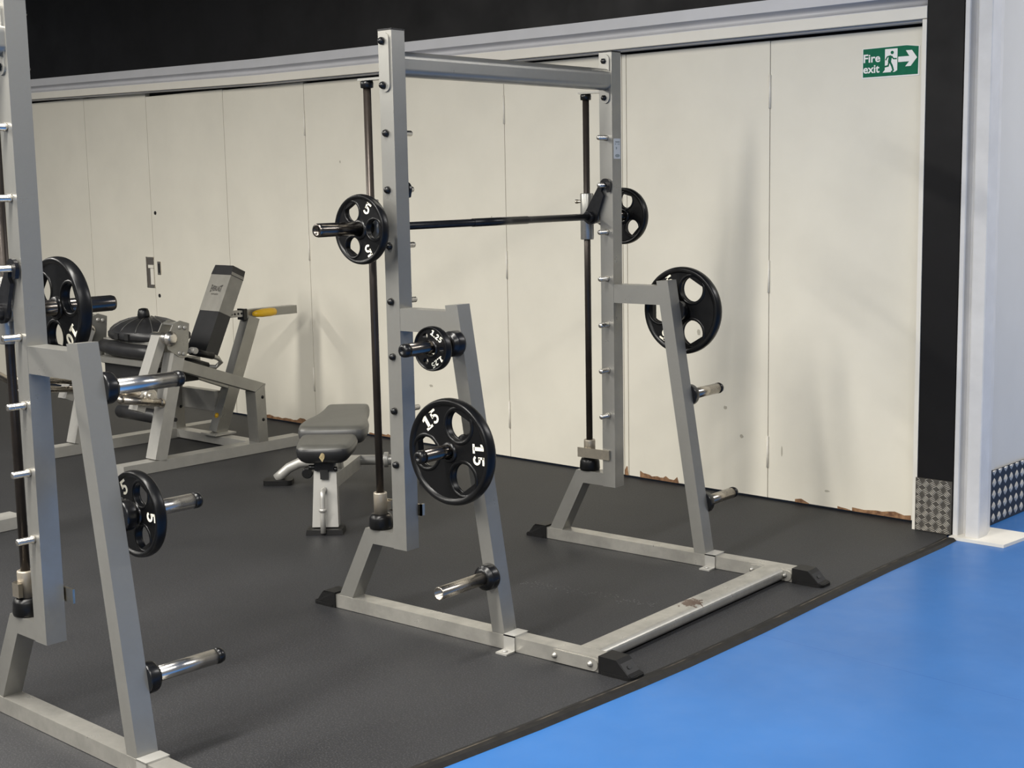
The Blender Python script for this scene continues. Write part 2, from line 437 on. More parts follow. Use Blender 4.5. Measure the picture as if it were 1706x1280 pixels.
def make_rack(label, loc, rotz, swung=False):
    rk = thing('smith_squat_rack', label, 'squat rack', loc, rotz, 'silver steel squat racks')
    for y, s in ((0.0, -1), (D, 1)):          # s: outward direction along y
        # base rail
        bm = new(); box(bm, -RL, 0, y-RW/2, y+RW/2, 0.002, RH, .004)
        rail = obj('base_rail', bm, M['silver_worn'], rk)
        f1 = obj('rubber_foot', foot_cap(True, y), M['foot'], rail)
        f2 = obj('rubber_foot', foot_cap(False, y), M['foot'], rail)
        obj('foot_slot', foot_slot(y), M['key'], rail)
        # clamp strap screwed to the floor
        bm = new(); t = .005; x0, x1 = -.421, -.372
        box(bm, x0, x1, y-RW/2-t, y+RW/2+t, RH, RH+t+.001, .0015)
        box(bm, x0, x1, y-RW/2-t, y-RW/2, 0, RH+t, .0015)
        box(bm, x0, x1, y+RW/2, y+RW/2+t, 0, RH+t, .0015)
        box(bm, x0, x1, y-RW/2-.05, y-RW/2, 0, .006, .0015)
        box(bm, x0, x1, y+RW/2, y+RW/2+.05, 0, .006, .0015)
        for q in (-1, 1): lathe(bm, ((x0+x1)/2, y + q*(RW/2+.028), .006), (0, 0, 1), [(.009, 0), (.009, .003), (.005, .005), (0, .005)], 12)
        obj('floor_strap', bm, M['pale_paint'], rail)
        # bolted joint plates of the front cross tube
        for q in (-1, 1):
            bm = new(); yy = y + q*(RW/2)
            prism(bm, capsule(.044, .20), lambda a, b, t, yy=yy: (-.115 + b, yy + t, .0265 + a), 0, q*.006, .001)
            for xx in (-.195, -.045):
                lathe(bm, (xx, yy + q*.006, .028), (0, q, 0), [(.011, 0), (.011, .003), (.0075, .004), (.007, .010), (0, .011)], 12)
            obj('joint_plate', bm, M['silver_worn'], rail)
        # foot bracket: strut up to a short horizontal piece
        bm = new()
        poly = [(-1.253, RH-.002), (-1.098, .342), (-.94, .342), (-.94, .286), (-1.06, .286), (-1.182, RH-.002)]
        prism(bm, poly, XZ(y), -HY+.001, HY-.001, .004)
        obj('foot_bracket', bm, M['silver'], rk)
        # upright
        bm = new(); box(bm, UX-W_/2, UX+W_/2, y-HY, y+HY, .284, 2.16, .006, 4)
        up = obj('upright', bm, M['silver'], rk)
        bm = new(); box(bm, UX-W_/2-.001, UX+W_/2+.001, y-HY-.001, y+HY+.001, 2.1605, 2.166, .002)
        obj('end_cap', bm, M['plastic'], up)
        # bolted end plates of the top tube
        for q in (s,):
            bm = new(); yy = y + q*HY
            prism(bm, capsule(.046, .205, 10), lambda a, b, t, yy=yy: (UX + a, yy + t, 2.05 + b), 0, q*.006, .001)
            obj('end_plate', bm, M['silver'], up)
            for zz in (2.124, 1.971):
                bm = new(); lathe(bm, (UX-.008, yy + q*.006, zz), (0, q, 0), [(.0135, 0), (.0135, .006), (.010, .013), (.005, .017), (0, .018)], 16)
                obj('bolt_cap', bm, M['plastic'], up)
        bm = new(); yy = y - s*HY
        prism(bm, capsule(.046, .205, 10), lambda a, b, t, yy=yy: (UX + a, yy + t, 2.05 + b), 0, -s*.006, .001)
        obj('end_plate', bm, M['silver'], up)
        for zz in (2.124, 1.971):
            bm = new(); lathe(bm, (UX-.004, yy - s*.006, zz), (0, -s, 0), [(.012, 0), (.012, .006), (.009, .010), (0, .010)], 6)
            obj('bolt_cap', bm, M['plastic'], up)
        for k in range(7):                       # hook pegs inside, round caps outside
            z = .604 + .2*k
            bm = new(); yy = y - s*HY
            lathe(bm, (UX, yy, z), (0, -s, 0), [(.0125, 0), (.0125, .008), (.0105, .012), (.0105, .052), (.0092, .055), (0, .055)], 18)
            obj('peg', bm, M['chrome'], up)
            bm = new(); yy = y + s*HY
            lathe(bm, (UX-.006, yy, z), (0, s, 0), [(.0135, 0), (.0135, .005), (.0105, .012), (.005, .0155), (0, .016)], 16)
            obj('peg_cap', bm, M['plastic'], up)
        # link tube and slanted storage post
        bm = new(); box(bm, UX+W_/2-.002, -.645, y-HY+.001, y+HY-.001, 1.100, 1.180, .004)
        obj('link_tube', bm, M['silver'], rk)
        bm = new()
        zt = 1.2007; xb, xt, sw = -.4205, -.6067, .0565
        hexa(bm, [(xb-sw, y-HY, RH), (xb, y-HY, RH), (xb, y+HY, RH), (xb-sw, y+HY, RH)],
             [(xt-sw, y-HY, zt), (xt, y-HY, zt+.004), (xt, y+HY, zt+.004), (xt-sw, y+HY, zt)], .004)
        sp = obj('storage_post', bm, M['silver'], rk)
        for k, z in enumerate((1.071, .714, .256)):
            cx = xb - sw/2 + (xt-xb)*(z-RH)/(zt-RH); yy = y + s*HY
            bm = new()
            Lp = .274
            inner = [(.0, .230)] if False else []
            if s < 0 and k == 2:                 # open tube end: its cap is missing
                lathe(bm, (cx, yy, z), (0, s, 0), [(.0228, 0), (.0228, Lp-.008), (.0222, Lp-.006), (.0190, Lp-.006), (.0188, Lp-.06), (0, Lp-.06)], 28)
            else:
                lathe(bm, (cx, yy, z), (0, s, 0), [(.0228, 0), (.0228, Lp-.026), (0, Lp-.026)], 28)
            peg = obj('storage_peg', bm, M['chrome'] if swung else (M['dark_chrome'] if s < 0 and k < 2 else M['chrome_worn']), rk)
            bm = new()
            lathe(bm, (cx, yy, z), (0, s, 0), [(.046, 0), (.0465, .006), (.0455, .030), (.043, .036), (.036, .038), (.035, .043), (.0235, .045)], 32)
            obj('rubber_collar', bm, M['plastic'], peg)
            if not (s < 0 and k == 2):
                bm = new()
                lathe(bm, (cx, yy + s*(Lp-.027), z), (0, s, 0), [(.0236, 0), (.0236, .014), (.0215, .022), (.017, .026), (.009, .0275), (.007, .024), (0, .022)], 28)
                obj('peg_end_cap', bm, M['plastic'], peg)
        # guide rod
        bm = new(); cyl(bm, (RX, y, .40), (RX, y, 1.995), .0142, 24)
        rod = obj('guide_rod', bm, M['rod'], rk)
        bm = new(); lathe(bm, (RX, y, .398), (0, 0, 1), [(.0255, 0), (.0255, .078), (.0245, .082), (.0185, .083), (.0145, .080)], 28)
        obj('rod_sleeve', bm, M['sleeve'], rod)
        bm = new(); lathe(bm, (RX, y, .343), (0, 0, 1), [(.043, 0), (.0455, .008), (.0435, .040), (.037, .054), (.028, .056), (0, .056)], 32)
        obj('rubber_bumper', bm, M['rubber'], rod)
        bm = new(); lathe(bm, (RX, y, 1.968), (0, 0, 1), [(.0145, 0), (.023, .002), (.024, .018), (.022, .026), (0, .026)], 24)
        obj('rod_cap', bm, M['plastic'], rod)
        bm = new(); box(bm, RX-.028, UX-W_/2+.004, y-.02, y+.02, 1.995, 2.003, .0015)
        obj('rod_top_plate', bm, M['silver'], rod)
        # hooked stop plate on the rod sleeve, lies along the inner face of the upright
        bm = new(); yi = y - s*(HY+.004)
        if s > 0 and swung:                     # turned to the other side: tab before the sleeve, long end behind the upright
            box(bm, RX-.012, RX+.026, y-.040, y-.026, .405, .448, .003)
            yo = y + HY + .004
            box(bm, RX-.02, UX+W_/2+.044, yo, yo+.007, .405, .448, .003); box(bm, RX-.02, RX-.012, y-.030, yo+.004, .405, .448, .001)
        else:
            box(bm, RX-.035, UX+.008, min(yi, yi-s*.007), max(yi, yi-s*.007), .405, .448, .003)
            box(bm, RX-.02, RX+.02, min(y, yi), max(y, yi), .41, .443, .002)
            if s < 0: box(bm, UX+W_/2+.004, UX+W_/2+.012, min(yi, yi-s*.02), max(yi, yi-s*.02), .405, .448, .002)
            if s < 0: box(bm, UX, UX+W_/2+.012, min(yi, yi-s*.007), max(yi, yi-s*.007), .405, .448, .002)
        obj('stop_plate', bm, M['brass'], rod)
    # top tube and front cross tube
    bm = new(); prism(bm, rrect(UX-.029, UX+.029, 2.002, 2.092, .0275, 10), lambda a, b, t: (a, t, b), HY, D-HY)
    for f in bm.faces:
        if len(f.verts) == 4: f.smooth = False
    obj('top_crossbar', bm, M['silver'], rk)
    bm = new(); prism(bm, rrect(-.152, -.048, .003, .0545, .022, 6), lambda a, b, t: (a, t, b), RW/2, D-RW/2)
    obj('front_crossbar', bm, M['rust'], rk)
    return rk

def make_smith_bar(label, loc, rotz, bz, peg_z):
    """guided barbell with its two carriages and turning hooks"""
    sb = thing('smith_barbell', label, 'barbell', loc, rotz, 'guided barbells of the racks')
    bm = new(); cyl(bm, (BX, -.02, bz), (BX, D+.02, bz), .0145, 24)
    shaft = obj('bar_shaft', bm, M['black_bar'], sb)
    bm = new(); cyl(bm, (BX, .50, bz), (BX, .84, bz), .0162, 24)
    obj('knurled_grip', bm, M['black_bar'], shaft)
    for y, s in ((0.0, -1), (D, 1)):
        bm = new(); lathe(bm, (BX, y + s*.02, bz), (0, s, 0), [(.0245, 0), (.0245, .294), (.0225, .302), (.015, .303), (.013, .299), (0, .299)], 28)
        obj('bar_sleeve', bm, M['dark_chrome'], sb)
        bm = new(); lathe(bm, (BX, y + s*.035, bz), (0, s, 0), [(.03, 0), (.041, .004), (.041, .026), (.036, .03), (.03, .03)], 28)
        obj('stop_collar', bm, M['silver'], sb)
        bm = new(); lathe(bm, (RX, y, bz-.10), (0, 0, 1), [(.0150, 0), (.0275, 0), (.029, .003), (.029, .197), (.0275, .2), (.0150, .2)], 28, False, False)
        car = obj('carriage', bm, M['silver'], sb)
        bm = new(); cyl(bm, (BX, y-.03, bz), (BX, y+.03, bz), .03, 24, .002)
        obj('bearing', bm, M['silver'], car)
        for zz in (bz+.065,):
            bm = new(); cyl(bm, (RX-.05, y - s*.004, zz), (RX-.02, y - s*.004, zz), .007, 12, .001); cyl(bm, (RX-.056, y - s*.004, zz), (RX-.046, y - s*.004, zz), .010, 6, .001)
            obj('grub_screw', bm, M['brass'], car)
        # turning hook, inside the frame, catches the peg
        bm = new(); yh = y - s*(HY+.012); dx, dz = UX-BX, peg_z-bz
        L = math.hypot(dx, dz); ex, ez = dx/L, dz/L; nx, nz_ = ez, -ex
        loc2 = lambda a, b: (BX + ex*a + nx*b, bz + ez*a + nz_*b)
        pr = arc(0, 0, .034, .034, 90, 270, 12)                      # round boss end, a along the hook
        tip = arc(L+.004, .004, .027, .027, -80, 70, 10)
        hook = [loc2(a, b) for a, b in pr] + [loc2(a, b) for a, b in tip] + [loc2(L-.012, .036), loc2(L-.020, .028)] \
               + [loc2(a, b) for a, b in arc(L, .002, .013, .013, 120, -130, 8)] + [loc2(L-.03, -.001), loc2(L-.04, .018)]
        prism(bm, hook, lambda a, b, t: (a, t, b), yh-.006, yh+.006, .0015)
        cyl(bm, (BX, yh - s*.03, bz), (BX, yh + s*.012, bz), .024, 24, .002)
        obj('safety_hook', bm, M['black_bar'], sb)
    return sb

rackA = make_rack('complete silver squat rack in mid picture, its front tube close to the blue floor', (0, 0, 0), 0)
LTH = -.05737
cl, sl = math.cos(LTH), math.sin(LTH)
def left_pt(x, y, z): return (-.11882 + cl*x - sl*(y-D), -1.47331 + sl*x + cl*(y-D), z)
rackB = make_rack('silver squat rack cut off by the left picture edge, nearest to the camera', left_pt(0, 0, 0), LTH, True)
# maker's sticker on the far upright of the complete rack
up = [c for c in rackA.children if c.name.startswith('upright')][1]
bm = new(); x = UX + W_/2
box(bm, x, x+.0008, D-.022, D+.026, 1.715, 1.800, 0)
st = obj('rating_sticker', bm, M['sticker'], up)
st['label'] = 'small pale rating sticker'
bm = new()
for z0, z1, a, b in ((1.783, 1.789, -.012, .02), (1.775, 1.779, -.014, -.006), (1.775, 1.778, .004, .02), (1.755, 1.765, -.008, 0)):
    box(bm, x+.0008, x+.0012, D+a, D+b, z0, z1, 0)
prism(bm, arc(.003, 1.728, .017, .007, 0, 360, 20)[:-1], lambda a, b, t: (x+t, D+a, b), .0008, .0012)
obj('sticker_print', bm, mat('faded_sticker_print', (.24, .27, .27), .6), up)

barA = make_smith_bar('black barbell crossing the complete rack at shoulder height in front of white doors', (0, 0, 0), 0, 1.470, 1.604)
barB = make_smith_bar('barbell at the left picture edge, its dark sleeve end right of the nearest post', left_pt(0, 0, 0), LTH, 1.275, 1.404)

# plates
def P15(label, loc, ang0, tx, rotz=0): return make_plate(label, loc, .187, .045, '15', .056, .107, ang0, tx, .049, .134, rotz=rotz)
def P5(label, loc, ang0, tx, rotz=0): return make_plate(label, loc, .1255, .034, '5', .036, .072, ang0, tx, .042, .0855, rotz=rotz)
def px(z): return -.4205 - .0565/2 + (-.6067+.4205)*(z-RH)/(1.2007-RH)
P5('small black 5 plate on the barbell, left of the complete rack\'s near upright', (BX, -.105, 1.466), 0, (60, 300))
P5('small black plate on the barbell, half hidden behind the far upright', (BX, D+.20, 1.466), 75, (135,))
P15('large black plate reading 15 twice, nearest to the camera on the complete rack', (px(.714), -.135, .708), 65, (127, 2))
P15('large black plate half hidden behind the top of the far slanted post', (px(1.071), D+.095, 1.068), 60, (122, 240))
make_plate('tiny black 1.25 plate on the top storage peg above the large 15 plate', (px(1.071), -.155, 1.064), .0775, .030, '1.25', .0115, .051, 0, (58, 302), .020, .0525, small=True)
make_plate('black plate reading 10 on the barbell behind the leftmost upright', left_pt(BX, D+.14, 1.273), .155, .042, '10', .046, .088, 22, (-44, -164), .042, .114, rotz=LTH)
P5('small black 5 plate low on a storage peg of the left rack', left_pt(px(.714), D+.095, .710), 60, (2, 122), rotz=LTH)

# ------------------------------------------------------------------ the setting, in the wall's own frame (u along the wall, v out of it towards the room is negative, z)
WTH, WY = -.06311, 2.51543
cw, sw_ = math.cos(WTH), math.sin(WTH)
def wall_pt(u, v, z): return (u*cw - v*sw_, WY + u*sw_ + v*cw, z)
def wstruct(name, bm, m, parent=None):
    o = obj(name, bm, m, parent)
    if parent is None:
        o.location = (0, WY, 0); o.rotation_euler = (0, 0, WTH); o['kind'] = 'structure'
    return o

OFF = .11
# floor: blue sheet vinyl, with the rubber mat lying on it
bm = new(); box(bm, -14, 8, -9, 9, -.08, -.008, 0)
fl = obj('floor', bm, M['blue']); fl['kind'] = 'structure'
edge = [(-.08, -3.5), (.0, -1.7), (.072, -.934), (.122, -.521), (.165, -.047), (.184, .216), (.202, .693), (.208, 1.155), (.220, 1.692), (.243, 2.20), (.243, 2.34), (.19, 2.35)]
rm = thing('rubber_floor_mat', 'speckled black rubber floor covering under the racks, bordering the blue floor', 'floor mat', (0, 0, 0))
bm = new()
inner = [(a-.055, b) for a, b in edge[:-2]] + [(.19, 2.36)]
poly = [(-13, -8), (-.14, -8), (-.14, -3.5)] + inner[1:] + [(.14, 2.52), (-13, 3.34)]
prism(bm, poly, lambda a, b, t: (a, b, t), -.0079, 0.0)
obj('mat_sheet', bm, M['mat'], rm)
bm = new()
for i in range(150):
    t = random.random(); u_ = random.gauss(0, .025)
    x, y = -.90 + .62*t, .672 + .045*t + u_; r = random.uniform(.0015, .0045)
    prism(bm, [(x + r*math.cos(2*PI*k/6)*random.uniform(.6, 1.2), y + r*math.sin(2*PI*k/6)*random.uniform(.6, 1.2)) for k in range(6)], lambda a, b, t: (a, b, t), .0, .0006)
fk = obj('scuff_flecks', bm, mat('pale_flecks', (.075, .075, .075), .6), rm); fk['kind'] = 'stuff'
bm = new()
for (a, b), (c, d) in zip(edge[:-2], edge[1:-1]):
    for x0, x1, z0, z1, mi in ((-.056, -.040, .0005, .004, 0), (-.040, -.034, .004, .002, 1), (-.034, -.012, .004, .004, 0), (-.012, .002, .004, -.0078, 0)):
        q = [bm.verts.new((a+x0, b, z0)), bm.verts.new((a+x1, b, z1)), bm.verts.new((c+x1, d, z1)), bm.verts.new((c+x0, d, z0))]
        bm.faces.new(q).material_index = mi
bmesh.ops.remove_doubles(bm, verts=bm.verts[:], dist=.0004)
o = obj('edge_strip', bm, [M['edging'], M['edging_worn']], rm)

# folding partition: eight leaves
lines = [-9.2, -8.05, -7.19, -6.315, -5.345, -4.445, -2.632, -1.768, -1.738, -.842, .012]
tops = [2.352, 2.350, 2.345, 2.312, 2.306, 2.296, 2.288, 2.285, 2.283, 2.282]
doors = []
names = iter(range(1, 30))
for i, (u0, u1) in enumerate(zip(lines, lines[1:])):
    g = .0022
    bm = new(); box(bm, u0+g, u1-g, 0, .04, .012, tops[i], .0015, 1)
    d = wstruct('door_%d' % next(names) if u1-u0 > .1 else 'trim_7', bm, M['door']); doors.append(((u0, u1), d))
bm = new(); box(bm, -9.3, .02, .042, .09, 0, 2.5, 0); wstruct('wall_back', bm, M['gap'])
def door_at(u): return [d for (a, b), d in doors if a <= u < b][0]
# hinges on the leaf lines
for u, zs in ((-4.445, (2.04, 1.215, .33)), (-2.632, (2.04, 1.15, .265)), (-.842, (2.04, 1.135, .248)), (-7.19, (2.04, 1.2, .3)), (-5.345, (2.05, 1.2, .3))):
    if u in (-7.19, -5.345): continue
    for z in zs:
        bm = new(); cyl(bm, (u, -.004, z-.08), (u, -.004, z+.08), .0055, 12); 
        for q in (-.027, .028): cyl(bm, (u, -.004, z+q-.001), (u, -.004, z+q+.001), .0062, 12)
        obj('hinge', bm, M['cream'], door_at(u+.01))
# recessed pull, lock plate and key holes
dl, dr = door_at(-6.36), door_at(-6.2)
bm = new()
u0, u1, z0, z1 = -6.405, -6.318, .895, 1.105
for a, b, c, d in ((u0-.012, u0, z0-.012, z1+.012), (u1, u1+.0, z0, z1), (u0-.012, u1, z1, z1+.012), (u0-.012, u1, z0-.012, z0)):
    if b > a: box(bm, a, b, -.006, .001, c, d, .001)
obj('pull_frame', bm, M['brass'], dl)
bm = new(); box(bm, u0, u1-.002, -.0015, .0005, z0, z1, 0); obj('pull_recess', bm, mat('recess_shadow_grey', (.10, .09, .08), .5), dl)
bm = new(); box(bm, u0+.02, u1-.002, -.010, -.0015, z1-.072, z1-.048, .002); box(bm, u0+.045, u1-.002, -.008, -.0015, z0+.012, z1-.075, .002); obj('pull_tongue', bm, M['cream'], dl)
bm = new(); box(bm, -6.268, -6.225, -.004, .001, .985, 1.085, .001); obj('lock_plate', bm, M['brass'], dr)
bm = new(); box(bm, -6.255, -6.238, -.0055, -.004, 1.0, 1.07, 0); obj('lock_slot', bm, M['key'], dr)
for z in (1.45, .826):
    bm = new(); cyl(bm, (-6.262, -.004, z), (-6.262, .001, z), .014, 14); obj('key_hole', bm, M['key'], dr)
# chipped chipboard along the bottoms of the leaves
def chips(u0, u1, hmax, step=.03):
    u = u0
    pts = [(u0, 0.013)]
    while u < u1:
        pts.append((u, .013 + hmax*random.uniform(.25, 1.0))); u += step*random.uniform(.5, 1.3)
    pts += [(u1, .014), (u1, .011), (u0, .011)]
    bm = new(); prism(bm, pts, lambda a, b, t: (a, t, b), -.0018, .002)
    obj('chipped_edge', bm, M['chip'], door_at((u0+u1)/2))
chips(-1.66, -1.40, .035); chips(-.68, -.60, .022); chips(-.36, -.05, .03, .05); chips(-.44, -.37, .012); chips(-5.0, -4.46, .035, .04); chips(-4.40, -4.2, .015); chips(-3.9, -3.6, .02)
chips(-1.766, -1.742, .06, .01)
# marks on the doors: small scuffs
sm = mat('scuff_marks', (.42, .39, .32), .6)
def scuffs(lst):
    for u, z, w, h in lst:
        bm = new(); prism(bm, [(u + w*math.cos(a)*random.uniform(.6, 1.1), z + h*math.sin(a)*random.uniform(.6, 1.1)) for a in [2*PI*i/9 for i in range(9)]], lambda a, b, t: (a, t, b), -.0004, .001)
        obj('scuff_mark', bm, sm, door_at(u))
scuffs([(-1.0, .31, .012, .012), (-1.27, .83, .012, .02), (-.76, .26, .006, .03), (-.5, .09, .018, .008), (-3.0, .55, .006, .04), (-3.3, .38, .02, .01), (-1.1, .45, .012, .012), (-2.75, 1.42, .005, .02), (-4.1, 1.78, .008, .01)])

# overhead beam: face band, hollow web, cream board below; gently out of level at the far left
def dz(u): return 0 if u > -2 else (.015*(-2-u)/2.8 if u > -4.8 else .015 + .055*(-4.8-u)/3.2)
us = [-9.3, -8, -6.4, -4.8, -3.4, -2, -1, .055]
def extr(name, prof, m, smooth=(), u1=.034):
    bm = new(); rows = [[bm.verts.new((min(u, u1), v, z + dz(u))) for v, z in prof] for u in us]
    n = len(prof)
    for a, b in zip(rows, rows[1:]):
        for i in range(n):
            j = (i+1) % n; f = bm.faces.new((a[i], b[i], b[j], a[j]))
            if i in smooth: f.smooth = True
    bm.faces.new(rows[0]); bm.faces.new(rows[-1][::-1])
    return wstruct(name, bm, m)
web = [(-OFF, 2.410)] + [(-OFF+.055*math.sin(R(a)), 2.382 + .024*math.cos(R(a))) for a in range(0, 181, 15)]
extr('trim_1', [(.04, 2.462), (-OFF, 2.462)] + web + [(-OFF, 2.354), (.04, 2.354)], M['beam'], range(3, 15))
extr('trim_2', [(.04, 2.354), (-OFF-.004, 2.354), (-OFF-.004, 2.304), (.04, 2.304)], M['cream'], u1=.0345)
extr('trim_3', [(.0, 2.3035), (-OFF+.03, 2.3035), (-OFF+.03, 2.296), (.0, 2.296)], M['beam'])
bm = new(); box(bm, -9.3, .055, -OFF, .04, 2.4625, 3.6, 0)
for v in bm.verts:
    if v.co.z < 2.5 and v.co.x < -9: v.co.z += dz(-9.3)
bmesh.ops.subdivide_edges(bm, edges=[e for e in bm.edges if abs(e.verts[0].co.x-e.verts[1].co.x) > 5], cuts=7, use_grid_fill=True)
for v in bm.verts:
    if v.co.z < 3: v.co.z = 2.4625 + dz(v.co.x)
wstruct('wall_upper', bm, M['blackwall'])
# white jamb, black end panel
bm = new(); box(bm, .014, .0345, -OFF-.004, .04, .001, 2.30, .002); wstruct('trim_4', bm, M['cream'])
bm = new(); box(bm, .035, .207, -OFF, .06, .004, 3.6, .001); wstruct('wall_right', bm, M['blackwall'])
# tread plate kick panel
kp = thing('kick_plate', 'small square of aluminium tread plate at the foot of the black wall end', 'kick plate', wall_pt(.035, -OFF, .002), WTH)
bm = new(); box(bm, -.006, .172, -.006, -.0005, 0, .246, .001); obj('backing_sheet', bm, M['tread'], kp)
bm = new(); cell = .0345
for i in range(-1, 7):
    for j in range(-1, 9):
        cx, cz = .010 + i*cell, .012 + j*cell
        ang = R(30) if (i+j) % 2 == 0 else R(-40)
        for k in (-1.5, -.5, .5, 1.5):
            ox, oz = cx - math.sin(ang)*k*.0074, cz + math.cos(ang)*k*.0074
            L = .0150
            pts = [(ox + L*math.cos(b)*math.cos(ang) - .0022*math.sin(b)*math.sin(ang), oz + L*math.cos(b)*math.sin(ang) + .0022*math.sin(b)*math.cos(ang)) for b in [2*PI*q/8 for q in range(8)]]
            pts = [(min(max(a, -.004), .171), min(max(b, .002), .244)) for a, b in pts]
            if max(p[0] for p in pts)-min(p[0] for p in pts) < .012 or max(p[1] for p in pts)-min(p[1] for p in pts) < .006: continue
            B = [((a-ox)*.6+ox, (b-oz)*.6+oz) for a, b in pts]
            A_ = [bm.verts.new((a, -.0058, b)) for a, b in pts]; B_ = [bm.verts.new((a, -.0082, b)) for a, b in B]
            bm.faces.new(B_)
            for q in range(8): bm.faces.new((A_[q], A_[(q+1) % 8], B_[(q+1) % 8], B_[q]))
obj('raised_bars', bm, M['tread_glint'], kp)
# steel column: flange edge, hollow web with rounded root, second flange
bm = new()
x0, y0 = .212, -OFF-.005
prof = [(x0, y0+.10), (x0, y0+.004), (x0+.004, y0), (x0+.022, y0), (x0+.026, y0+.004)] + [(x0+.026 + .013*(1-math.cos(R(a))), y0+.004 + .045*math.sin(R(a))) for a in (30, 60, 90)] \
    + [(x0+.048, y0+.040), (x0+.056, y0+.018), (x0+.062, y0+.002), (x0+.066, y0), (x0+.122, y0), (x0+.126, y0+.004), (x0+.126, y0+.085), (x0+.10, y0+.17), (x0, y0+.17)]
prism(bm, prof, lambda a, b, t: (a, b, t), .006, 3.6)
col = wstruct('trim_5', bm, M['column'])
bm = new(); hexa(bm, [(.215, -.155, -.008), (.47, -.15, -.008), (.49, .12, -.008), (.215, .12, -.008)], [(.215, -.155, .006), (.47, -.15, .006), (.49, .12, .006), (.215, .12, .006)], .002)
obj('base_plate', bm, M['cream'], col)
# pale wall running on past the column, with a boarded edge, screws, and a rubber skirting of diamond studs
bm = new(); box(bm, .10, .238, .12, 5.0, -.008, 3.6, 0); rw = wstruct('wall_passage', bm, M['greywall'])
bm = new(); box(bm, .238, .2445, .125, .235, .254, 3.6, .001); bt = wstruct('trim_6', bm, M['greywall'])
for z in (.614, 1.188, 1.775, 2.364, 2.95):
    bm = new(); lathe(bm, (.2445, .172, z), (1, 0, 0), [(.009, 0), (.008, .003), (.004, .004), (0, .003)], 12)
    obj('screw_head', bm, M['gap'], bt)
sk = thing('rubber_skirting', 'dark skirting with raised diamond studs beside the white column, at right picture edge', 'skirting', wall_pt(.238, .20, -.006), WTH)
bm = new(); box(bm, .0075, .0115, 0, 3.0, 0, .258, 0); obj('backing_strip', bm, mat('dark_skirting', (.018, .02, .026), .5), sk)
bm = new()
for i in range(-1, 44):
    for j in range(0, 5):
        for h in (0,):
            cy, cz = .028 + i*.062, .030 + j*.056 + (.0 if i % 2 == 0 else .0)
            if cy < .01: continue
            a, b = .0215, .0225
            pts = [(cy-a, cz), (cy-a*.55, cz-b*.62), (cy, cz-b), (cy+a*.55, cz-b*.62), (cy+a, cz), (cy+a*.55, cz+b*.62), (cy, cz+b), (cy-a*.55, cz+b*.62)]
            A = [bm.verts.new((.0115, p, max(min(q, .257), .001))) for p, q in pts]
            B = [bm.verts.new((.016, cy + (p-cy)*.5, max(min(cz + (q-cz)*.5, .257), .001))) for p, q in pts]
            bm.faces.new(B)
            for q in range(8): bm.faces.new((A[q], A[(q+1) % 8], B[(q+1) % 8], B[q]))
obj('diamond_studs', bm, mat('studs_painted_glint', (.62, .585, .52), .4, .25, var=.15, vscale=20), sk)  # pale colour stands in for light reflected by the studs
# the rest of the room, behind and around the camera
bm = new(); box(bm, -14, 8, -9, 9, 3.62, 3.7, 0); o = obj('ceiling', bm, M['ceiling']); o['kind'] = 'structure'

# ------------------------------------------------------------------ fire exit sign
sg = thing('fire_exit_sign', 'green fire exit sign with running figure and arrow, high on a white door', 'sign', wall_pt(-.197, -.0005, 2.137), WTH)
hw, hh = .1435, .0685
bm = new()
prism(bm, [(-hw, -hh), (hw, -hh), (hw, hh-.006), (hw*.55, hh+.002), (-hw, hh)], lambda a, b, t: (a, t, b), -.0022, 0)
obj('sign_board', bm, M['white'], sg)
bm = new()
prism(bm, [(-hw+.004, -hh+.006), (hw-.007, -hh+.006), (hw-.005, hh-.008), (hw*.55, hh), (-hw+.004, hh-.003)], lambda a, b, t: (a, t, b), -.0030, -.0022)
obj('green_field', bm, M['green'], sg)
SF = lambda a, b, t: (a, -t, b)
# the picture is 300 wide x 140 high in these little units; map to the board
k = 2*hw/1450.0
def sp(x, y): return ((x-855)*k, (560-y)*k*.97)
def sprism(bm, pts, t0, t1): prism(bm, [sp(*p) for p in pts], SF, t0, t1)
bm = new()
sprism(bm, [(715, 255), (1030, 255), (1030, 765), (960, 800), (660, 800), (715, 740)], .0029, .0035)
obj('white_doorway', bm, M['white'], sg)
bm = new()
sprism(bm, [(1050, 455), (1325, 455), (1240, 320), (1390, 320), (1520, 500), (1365, 690), (1230, 690), (1325, 580), (1050, 580)], .0029, .0035)
obj('arrow', bm, M['white'], sg)
bm = new()
sprism(bm, arc(898, 345, 40, 40, 0, 360, 20)[:-1], .0034, .0041)
for poly, w in (([(735, 515), (775, 440), (870, 420)], 34), ([(880, 425), (930, 490), (1015, 495)], 32), ([(855, 430), (830, 560)], 80), ([(825, 540), (800, 650), (680, 668)], 44), ([(840, 550), (895, 650), (930, 760), (880, 800)], 46)):
    for q in ribbon(poly, w): sprism(bm, q, .0034, .0041)
obj('running_figure', bm, M['green'], sg)
for body, bx, by, bw in (('Fire', 165, 535, 430), ('exit', 160, 785, 420)):
    polys, xa, xb = font_mesh(body, 1.0, .022)
    bm = new(); sc = bw/(xb-xa)
    for p in polys:
        fsx = [bm.verts.new(SF(*sp(bx + (a-xa)*sc, by - b*270), .0034)) for a, b in p]
        bm.faces.new(fsx)
    obj('lettering', bm, M['white'], sg)

# ------------------------------------------------------------------ adjustable bench
ang = math.atan2(.785, -.62)
bench = thing('adjustable_bench', 'adjustable weight bench with grey padded seat and backrest, between the leg machine and the rack', 'bench', (-2.19, .775, 0), ang)
